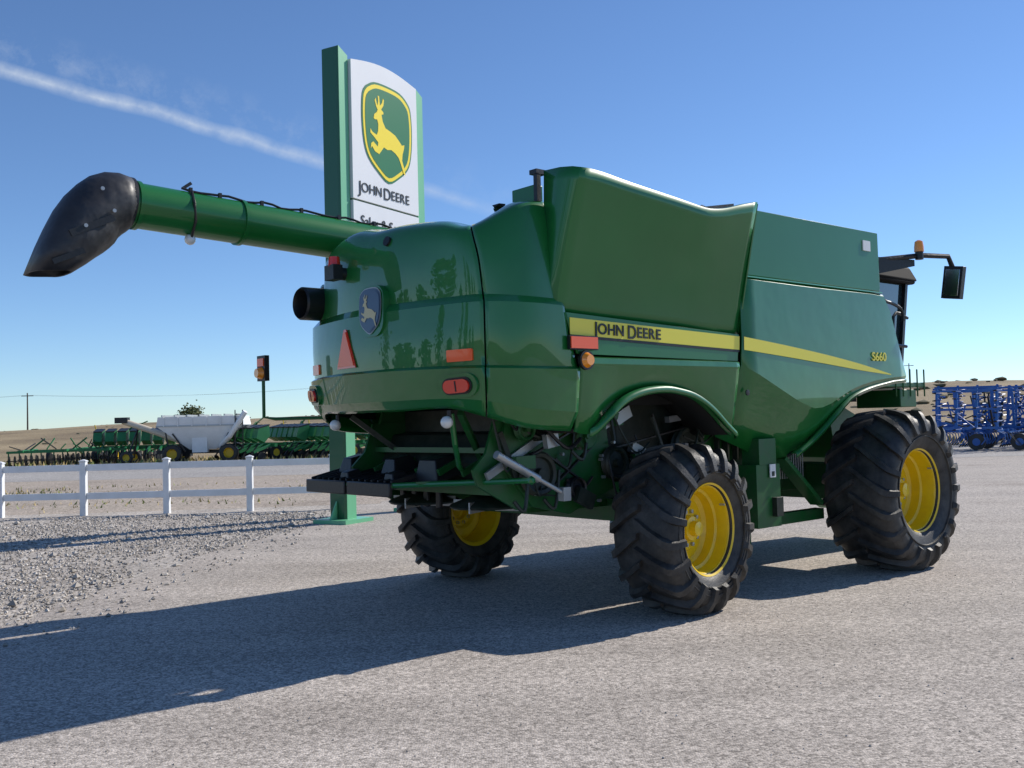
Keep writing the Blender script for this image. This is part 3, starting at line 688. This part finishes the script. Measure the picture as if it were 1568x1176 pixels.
e=empty('grain_cart',(-17.0,55.5,0),.08);g=G()
g.add([(-2.3,-1.2,2.0),(2.3,-1.2,2.0),(2.3,1.2,2.0),(-2.3,1.2,2.0),(-.7,-.5,.7),(.7,-.5,.7),(.7,.5,.7),(-.7,.5,.7),(-2.2,-1.25,2.5),(2.2,-1.25,2.5),(2.2,1.25,2.5),(-2.2,1.25,2.5)],[(0,1,5,4),(1,2,6,5),(2,3,7,6),(3,0,4,7),(4,5,6,7),(0,8,9,1),(1,9,10,2),(2,10,11,3),(3,11,8,0),(8,11,10,9)],0)
for k in range(7):g.box((-2.0+k*.66,0,2.56),(.06,2.4,.10),3)
for k in range(6):g.beam((-1.9+k*.75,-1.24,2.0),(-1.9+k*.75,-1.29,2.5),.06,.05,0)
g.beam((-2.3,-1.21,2.0),(2.3,-1.21,2.0),.06,.08,3)
for s in(-1,1):g.beam((s*1.5,-1.0,1.6),(s*.9,-.6,.6),.07,.07,1);g.beam((s*1.9,-1.0,1.9),(s*1.7,-.9,.6),.07,.07,1)
g.beam((-2.6,0,.6),(3.6,0,.55),.2,.2,1)
g.box((-.1,-.6,1.0),(.8,.5,.9),0)
for X in(-1.5,1.5):
    for y_ in(-1.0,1.0):whl(g,X,y_,.5,.4,1,2)
g.tube([(.9,-.4,.8),(1.6,-1.3,1.4),(2.5,-1.6,2.7)],.14,10,0)
for X in(1.9,2.3):g.beam((X,-1.3,.7),(X,-1.3,2.8),.05,.05,1)
for k in range(8):g.beam((1.9,-1.3,.8+k*.25),(2.3,-1.3,.8+k*.25),.03,.03,1)
g.out('hopper_frame_wheels',[WHITE,BLACK,MY,GALV],e,sm=30)
e=empty('grain_auger',(-20.3,55.5,0),0);g=G()
g.tube([(-1.2,0,2.35),(.9,0,1.6),(2.2,0,1.1)],.17,12,0);g.box((-1.25,0,2.4),(.7,.4,.32),1);g.beam((-.4,0,1.9),(-.8,-.5,.3),.07,.07,1);g.beam((-.4,0,1.9),(-.8,.5,.3),.07,.07,1);g.box((2.3,0,.75),(.5,.5,.8),1)
whl(g,-.8,-.6,.35,.2,1,2);whl(g,-.8,.6,.35,.2,1,2);g.out('tube_and_cart',[MBE,BLACK,MY],e,sm=30)
def disc_harrow(x,y,rz):
    e=empty('disc_harrow',(x,y,0),rz);g=G()
    for j in(-1.3,1.3):
        g.beam((-3,j-.5,.8),(3,j+.5,.8),.13,.13,0);g.beam((-3,j-.5,.33),(3,j+.5,.33),.05,.05,1)
        for k in range(22):
            X=-2.9+k*.276;g.rev([(-.01,0),(.02,.3),(.04,.3),(.03,0)],14,1,ax='X',c=(X,j-.5+(X+3)/6,.31))
            if k%4==0:g.beam((X,j-.5+(X+3)/6,.8),(X,j-.5+(X+3)/6,.33),.06,.06,0)
    for X in(-2.2,0,2.2):g.beam((X,-2,.85),(X,2,.85),.12,.12,0);g.beam((X,0,.85),(X+.8,0,1.5),.08,.08,0)
    for k in range(12):
        X=random.uniform(-2.8,2.8);g.beam((X,random.uniform(-1.5,1.5),.9),(X+random.uniform(-.5,.5),random.uniform(-1.5,1.5),random.uniform(1.1,1.7)),.05,.05,k%2)
    for X in(-1.2,1.2):
        g.rev([(-.1,0),(-.1,.38),(.1,.38),(.1,0)],18,1,ax='X',c=(X,0,.4))
    g.beam((0,2,.85),(0,4,.5),.14,.14,0);g.out('frame_and_discs',[MG,BLACK],e,sm=30)
disc_harrow(-25.0,57,.25)
disc_harrow(-23.4,61,.1)
def cultivator(x,y,rz,sc_=1.0):
    e=empty('field_cultivator',(x,y,0),rz);e.scale=(sc_,)*3;g=G()
    def tine(X,Y,Z,dirv):
        p=Vector((X,Y,Z));d=Vector(dirv);u=Vector((0,-1,0))
        g.tube([p,p+u*.25+d*.12,p+u*.3+d*.4,p+u*.12+d*.62],.028,5,0,False);g.tube([p+u*.12+d*.62,p+d*.74],[.05,.02],5,1,False)
    for j in(-1.4,-.5,.4,1.3):
        g.beam((-1.7,j,.95),(1.7,j,.95),.11,.11,0)
        for k in range(7):tine(-1.5+k*.5,j,.92,(0,0,-1))
        for s in(-1,1):
            g.beam((s*1.8,j,1.0),(s*1.5,j,3.0),.11,.11,0)
            for k in range(6):
                t=(k+.4)/6+random.uniform(-.03,.03);tine(s*(1.8-.3*t),j,1.0+2.0*t,(s*1,0,random.uniform(-.2,.1)))
    for s in(-1,1):
        for z in(1.1,2.0,2.9):g.beam((s*(1.8-.3*(z-1)/2.3),-1.6,z),(s*(1.8-.3*(z-1)/2.3),1.5,z),.10,.10,0)
        g.beam((s*.6,-1.0,1.0),(s*1.5,-1.0,2.6),.08,.08,1)
        g.beam((s*.5,-1.6,.95),(s*.5,1.5,.95),.13,.13,0);g.beam((s*.2,1.4,.95),(0,3.6,.5),.12,.12,0)
        for Y in(-1.0,.9):
            g.rev([(-.13,0),(-.13,.40),(.13,.40),(.13,0)],20,1,ax='X',c=(s*.95,Y-1.2,.42));g.rev([(-.14,0),(-.14,.18),(.14,.18),(.14,0)],16,0,ax='X',c=(s*.95,Y-1.2,.42))
    for k in range(14):
        X=-1.6+k*.25;g.beam((X,-1.8,.9),(X,-2.4,.15),.02,.02,1)
    for k in range(10):
        X=random.uniform(-1.6,1.6);g.beam((X,random.uniform(-1.5,1.3),1.0),(X+random.uniform(-.8,.8),random.uniform(-1.5,1.3),random.uniform(1.4,2.6)),.06,.06,k%3==0)
    g.beam((-1.7,-1.9,.9),(1.7,-1.9,.9),.06,.06,0)
    g.out('frame_tines_wheels',[MB,BLACK],e,sm=30)
cultivator(20.4,44.5,.9,.90);cultivator(24.2,46.5,.55,.95);cultivator(23.4,52,1.2,1.0);cultivator(28.4,47,.4);cultivator(27.5,53,.8)
g=G();PX=[(-82,170),(-30,185),(25,200),(85,215)];WOOD=mat('pole_wood',(.12,.09,.07),.9)
e=empty('utility_poles')
tops=[]
for x,y in PX:
    z=hgt(x,y);g.tube([(x,y,z-1),(x,y,z+6.2)],[.15,.10],8);g.box((x,y,z+5.7),(2.0,.12,.12));tops.append((x,y,z+5.8))
for a,b in zip([(-150,160,8)]+tops,tops):
    for dx in(-.9,.9):
        g.tube([(a[0]+dx+(b[0]-a[0])*t,a[1]+(b[1]-a[1])*t,a[2]+(b[2]-a[2])*t-4*.9*t*(1-t)) for t in [k/10 for k in range(11)]],.013,4,0,False)
g.out('poles_and_wires',[WOOD],e)
LFA=mat('leaf_a',(.11,.13,.035),.7);LFB=mat('leaf_b',(.05,.07,.02),.7)
def tree(x,y,h,r,n=1400,name='bush_tree'):
    z=hgt(x,y);e=empty(name,(x,y,z));g=G();g.tube([(0,0,-.2),(.05,0,h*.3),(0,.05,h*.6)],[.14,.10,.05],8,0)
    for k in range(6):
        a=k*1.05;g.tube([(0,0,h*.3),(math.cos(a)*r*.5,math.sin(a)*r*.5,h*.6)],[.06,.02],6,0)
    cl=[(random.gauss(0,r*.36),random.gauss(0,r*.36),h*.55+random.gauss(0,h*.13)) for _ in range(22)]
    for k in range(n):
        c=random.choice(cl);p=Vector(c)+Vector([random.gauss(0,r*.17) for _ in range(3)]);s=random.uniform(.08,.17)*r*.5
        d=Vector([random.uniform(-1,1) for _ in range(3)]).normalized()*s;q=d.orthogonal().normalized()*s
        g.add([p-d,p+q,p+d,p-q],[(0,1,2,3)],1+(k%2))
    g.out('trunk_and_crown',[WOOD,LFA,LFB],e,sm=None)
tree(-37.5,118,3.0,2.0)
g=G()
for k in range(900):
    az=random.uniform(-.62,.62);d=random.uniform(95,260)
    if az<0 and random.random()<.55:continue
    x=d*math.sin(az);y=d*math.cos(az);r=random.uniform(.12,.36)*(1.5 if az>.3 else .8)
    g.ico((x,y,hgt(x,y)+r*.1),r,random.choice([0,1]),1,(1.5,1.4,.6),.4)
me=bpy.data.meshes.new('shrubs');me.from_pydata([tuple(q) for q in g.v],[],g.f);me.materials.append(mat('sage_a',(.17,.145,.08),.9));me.materials.append(mat('sage_b',(.11,.10,.055),.9))
for p,i in zip(me.polygons,g.m):p.material_index=i
link(bpy.data.objects.new('shrubs',me))
# unseen poplar row, added out of frame to streak the rear paint's reflections
g=G()
for k in range(11):
    t=k/10;X=-30-13*t+random.uniform(-1.5,1.5);Yp=-26+38*t+random.uniform(-1.5,1.5);H_=random.uniform(5,12)
    g.tube([(X,Yp,0),(X,Yp,H_*.5),(X,Yp,H_*.9)],[.2,.12,.03],6,0)
    for j in range(260):
        t=random.random();rr=1.6*math.sin(math.pi*min(1,t*.85+.12))**.6
        p=Vector((X+random.gauss(0,rr*.45),Yp+random.gauss(0,rr*.45),H_*(.1+.9*t)))
        d=Vector([random.uniform(-1,1) for _ in range(3)]).normalized()*.42;q=d.orthogonal().normalized()*.35
        g.add([p-d,p+q,p+d,p-q],[(0,1,2,3)],1+(j%2))
g.out('reflection_poplars',[WOOD,LFA,LFB],None,sm=None)

# ================================================================= SKY, SUN, CAMERA
f_=1540.;r_=math.radians(1.5);p_=math.atan(56/1540)
def ray(u,v):
    du=u-784;dv=v-588
    a=du*math.cos(r_)-dv*math.sin(r_);b=-du*math.sin(r_)-dv*math.cos(r_)
    return Vector((a,f_*math.cos(p_)-b*math.sin(p_),f_*math.sin(p_)+b*math.cos(p_))).normalized()
w=bpy.data.worlds.new('World');sc.world=w;w.use_nodes=True;nt=w.node_tree;bg=nt.nodes['Background']
sky=nt.nodes.new('ShaderNodeTexSky');sky.sky_type='NISHITA';sky.sun_disc=False;sky.sun_elevation=SUN_EL;sky.sun_rotation=math.pi/2-SUN_AZ
sky.air_density=1.0;sky.dust_density=.1;sky.ozone_density=2.5;sky.altitude=1800
tc=nt.nodes.new('ShaderNodeTexCoord')
d1=ray(0,105);d2=ray(490,245);nrm=d1.cross(d2).normalized()
if nrm.z<0:nrm=-nrm
def vdot(vec):
    n=nt.nodes.new('ShaderNodeVectorMath');n.operation='DOT_PRODUCT';nt.links.new(tc.outputs['Generated'],n.inputs[0]);n.inputs[1].default_value=vec;return n.outputs['Value']
def math_(op,a,b=None,c=None,clamp=False):
    n=nt.nodes.new('ShaderNodeMath');n.operation=op;n.use_clamp=clamp
    for i,q in enumerate((a,b,c)):
        if q is None:continue
        if isinstance(q,(int,float)):n.inputs[i].default_value=q
        else:nt.links.new(q,n.inputs[i])
    return n.outputs[0]
def nz(scale,detail,rough=.6):
    n=nt.nodes.new('ShaderNodeTexNoise');n.inputs['Scale'].default_value=scale;n.inputs['Detail'].default_value=detail;n.inputs['Roughness'].default_value=rough;nt.links.new(tc.outputs['Generated'],n.inputs['Vector']);return n.outputs['Fac']
s=vdot(nrm)
wob=math_('MULTIPLY',math_('SUBTRACT',nz(14,3),.5),.012)
s=math_('ADD',s,wob)
along=vdot(d1)
core=math_('SUBTRACT',1,math_('ABSOLUTE',math_('DIVIDE',s,.0085)),None,True)
core=math_('MULTIPLY',core,math_('MULTIPLY_ADD',nz(60,3),1.5,-.1))
fade=nt.nodes.new('ShaderNodeMapRange');nt.links.new(along,fade.inputs[0]);fade.inputs[1].default_value=.86;fade.inputs[2].default_value=1.0;fade.inputs[3].default_value=0;fade.inputs[4].default_value=1.0
core=math_('MULTIPLY',core,fade.outputs[0])
ws=math_('SUBTRACT',1,math_('ABSOLUTE',math_('DIVIDE',math_('SUBTRACT',s,.018),.026)),None,True)
wn=nt.nodes.new('ShaderNodeMapRange');nt.links.new(nz(34,5,.7),wn.inputs[0]);wn.inputs[1].default_value=.46;wn.inputs[2].default_value=.85
ws=math_('MULTIPLY',math_('MULTIPLY',ws,wn.outputs[0]),math_('MULTIPLY',fade.outputs[0],.4))
cl=math_('MULTIPLY',math_('ADD',core,ws),.75,None,True)
tint=nt.nodes.new('ShaderNodeVectorMath');tint.operation='MULTIPLY';nt.links.new(sky.outputs[0],tint.inputs[0]);tint.inputs[1].default_value=(.80,.955,1.14)
mx=nt.nodes.new('ShaderNodeMix');mx.data_type='RGBA';nt.links.new(cl,mx.inputs[0]);nt.links.new(tint.outputs[0],mx.inputs[6]);mx.inputs[7].default_value=(5.6,6.2,7.0,1)
nt.links.new(mx.outputs[2],bg.inputs['Color']);bg.inputs['Strength'].default_value=.122
sl=bpy.data.lights.new('sun','SUN');sl.energy=5;sl.angle=math.radians(.5);sl.color=(1,.94,.85)
so=bpy.data.objects.new('sun',sl);sc.collection.objects.link(so)
sd=Vector((math.cos(SUN_AZ)*math.cos(SUN_EL),math.sin(SUN_AZ)*math.cos(SUN_EL),math.sin(SUN_EL)));so.rotation_euler=sd.to_track_quat('Z','Y').to_euler();so.location=(10,10,30)
cam=bpy.data.cameras.new('camera');cam.sensor_width=36;cam.lens=f_/1568*36;cam.clip_end=5000;cam.clip_start=.1
co=bpy.data.objects.new('camera',cam);sc.collection.objects.link(co)
fw=Vector((0,math.cos(p_),math.sin(p_)));rt=Vector((1,0,0));up=rt.cross(fw)
rt2=rt*math.cos(r_)-up*math.sin(r_);up2=up*math.cos(r_)+rt*math.sin(r_)
co.matrix_world=Matrix((rt2,up2,-fw)).transposed().to_4x4();co.location=(0,0,1.83)
sc.camera=co
sc.view_settings.view_transform='Standard';sc.view_settings.look='None';sc.view_settings.exposure=0
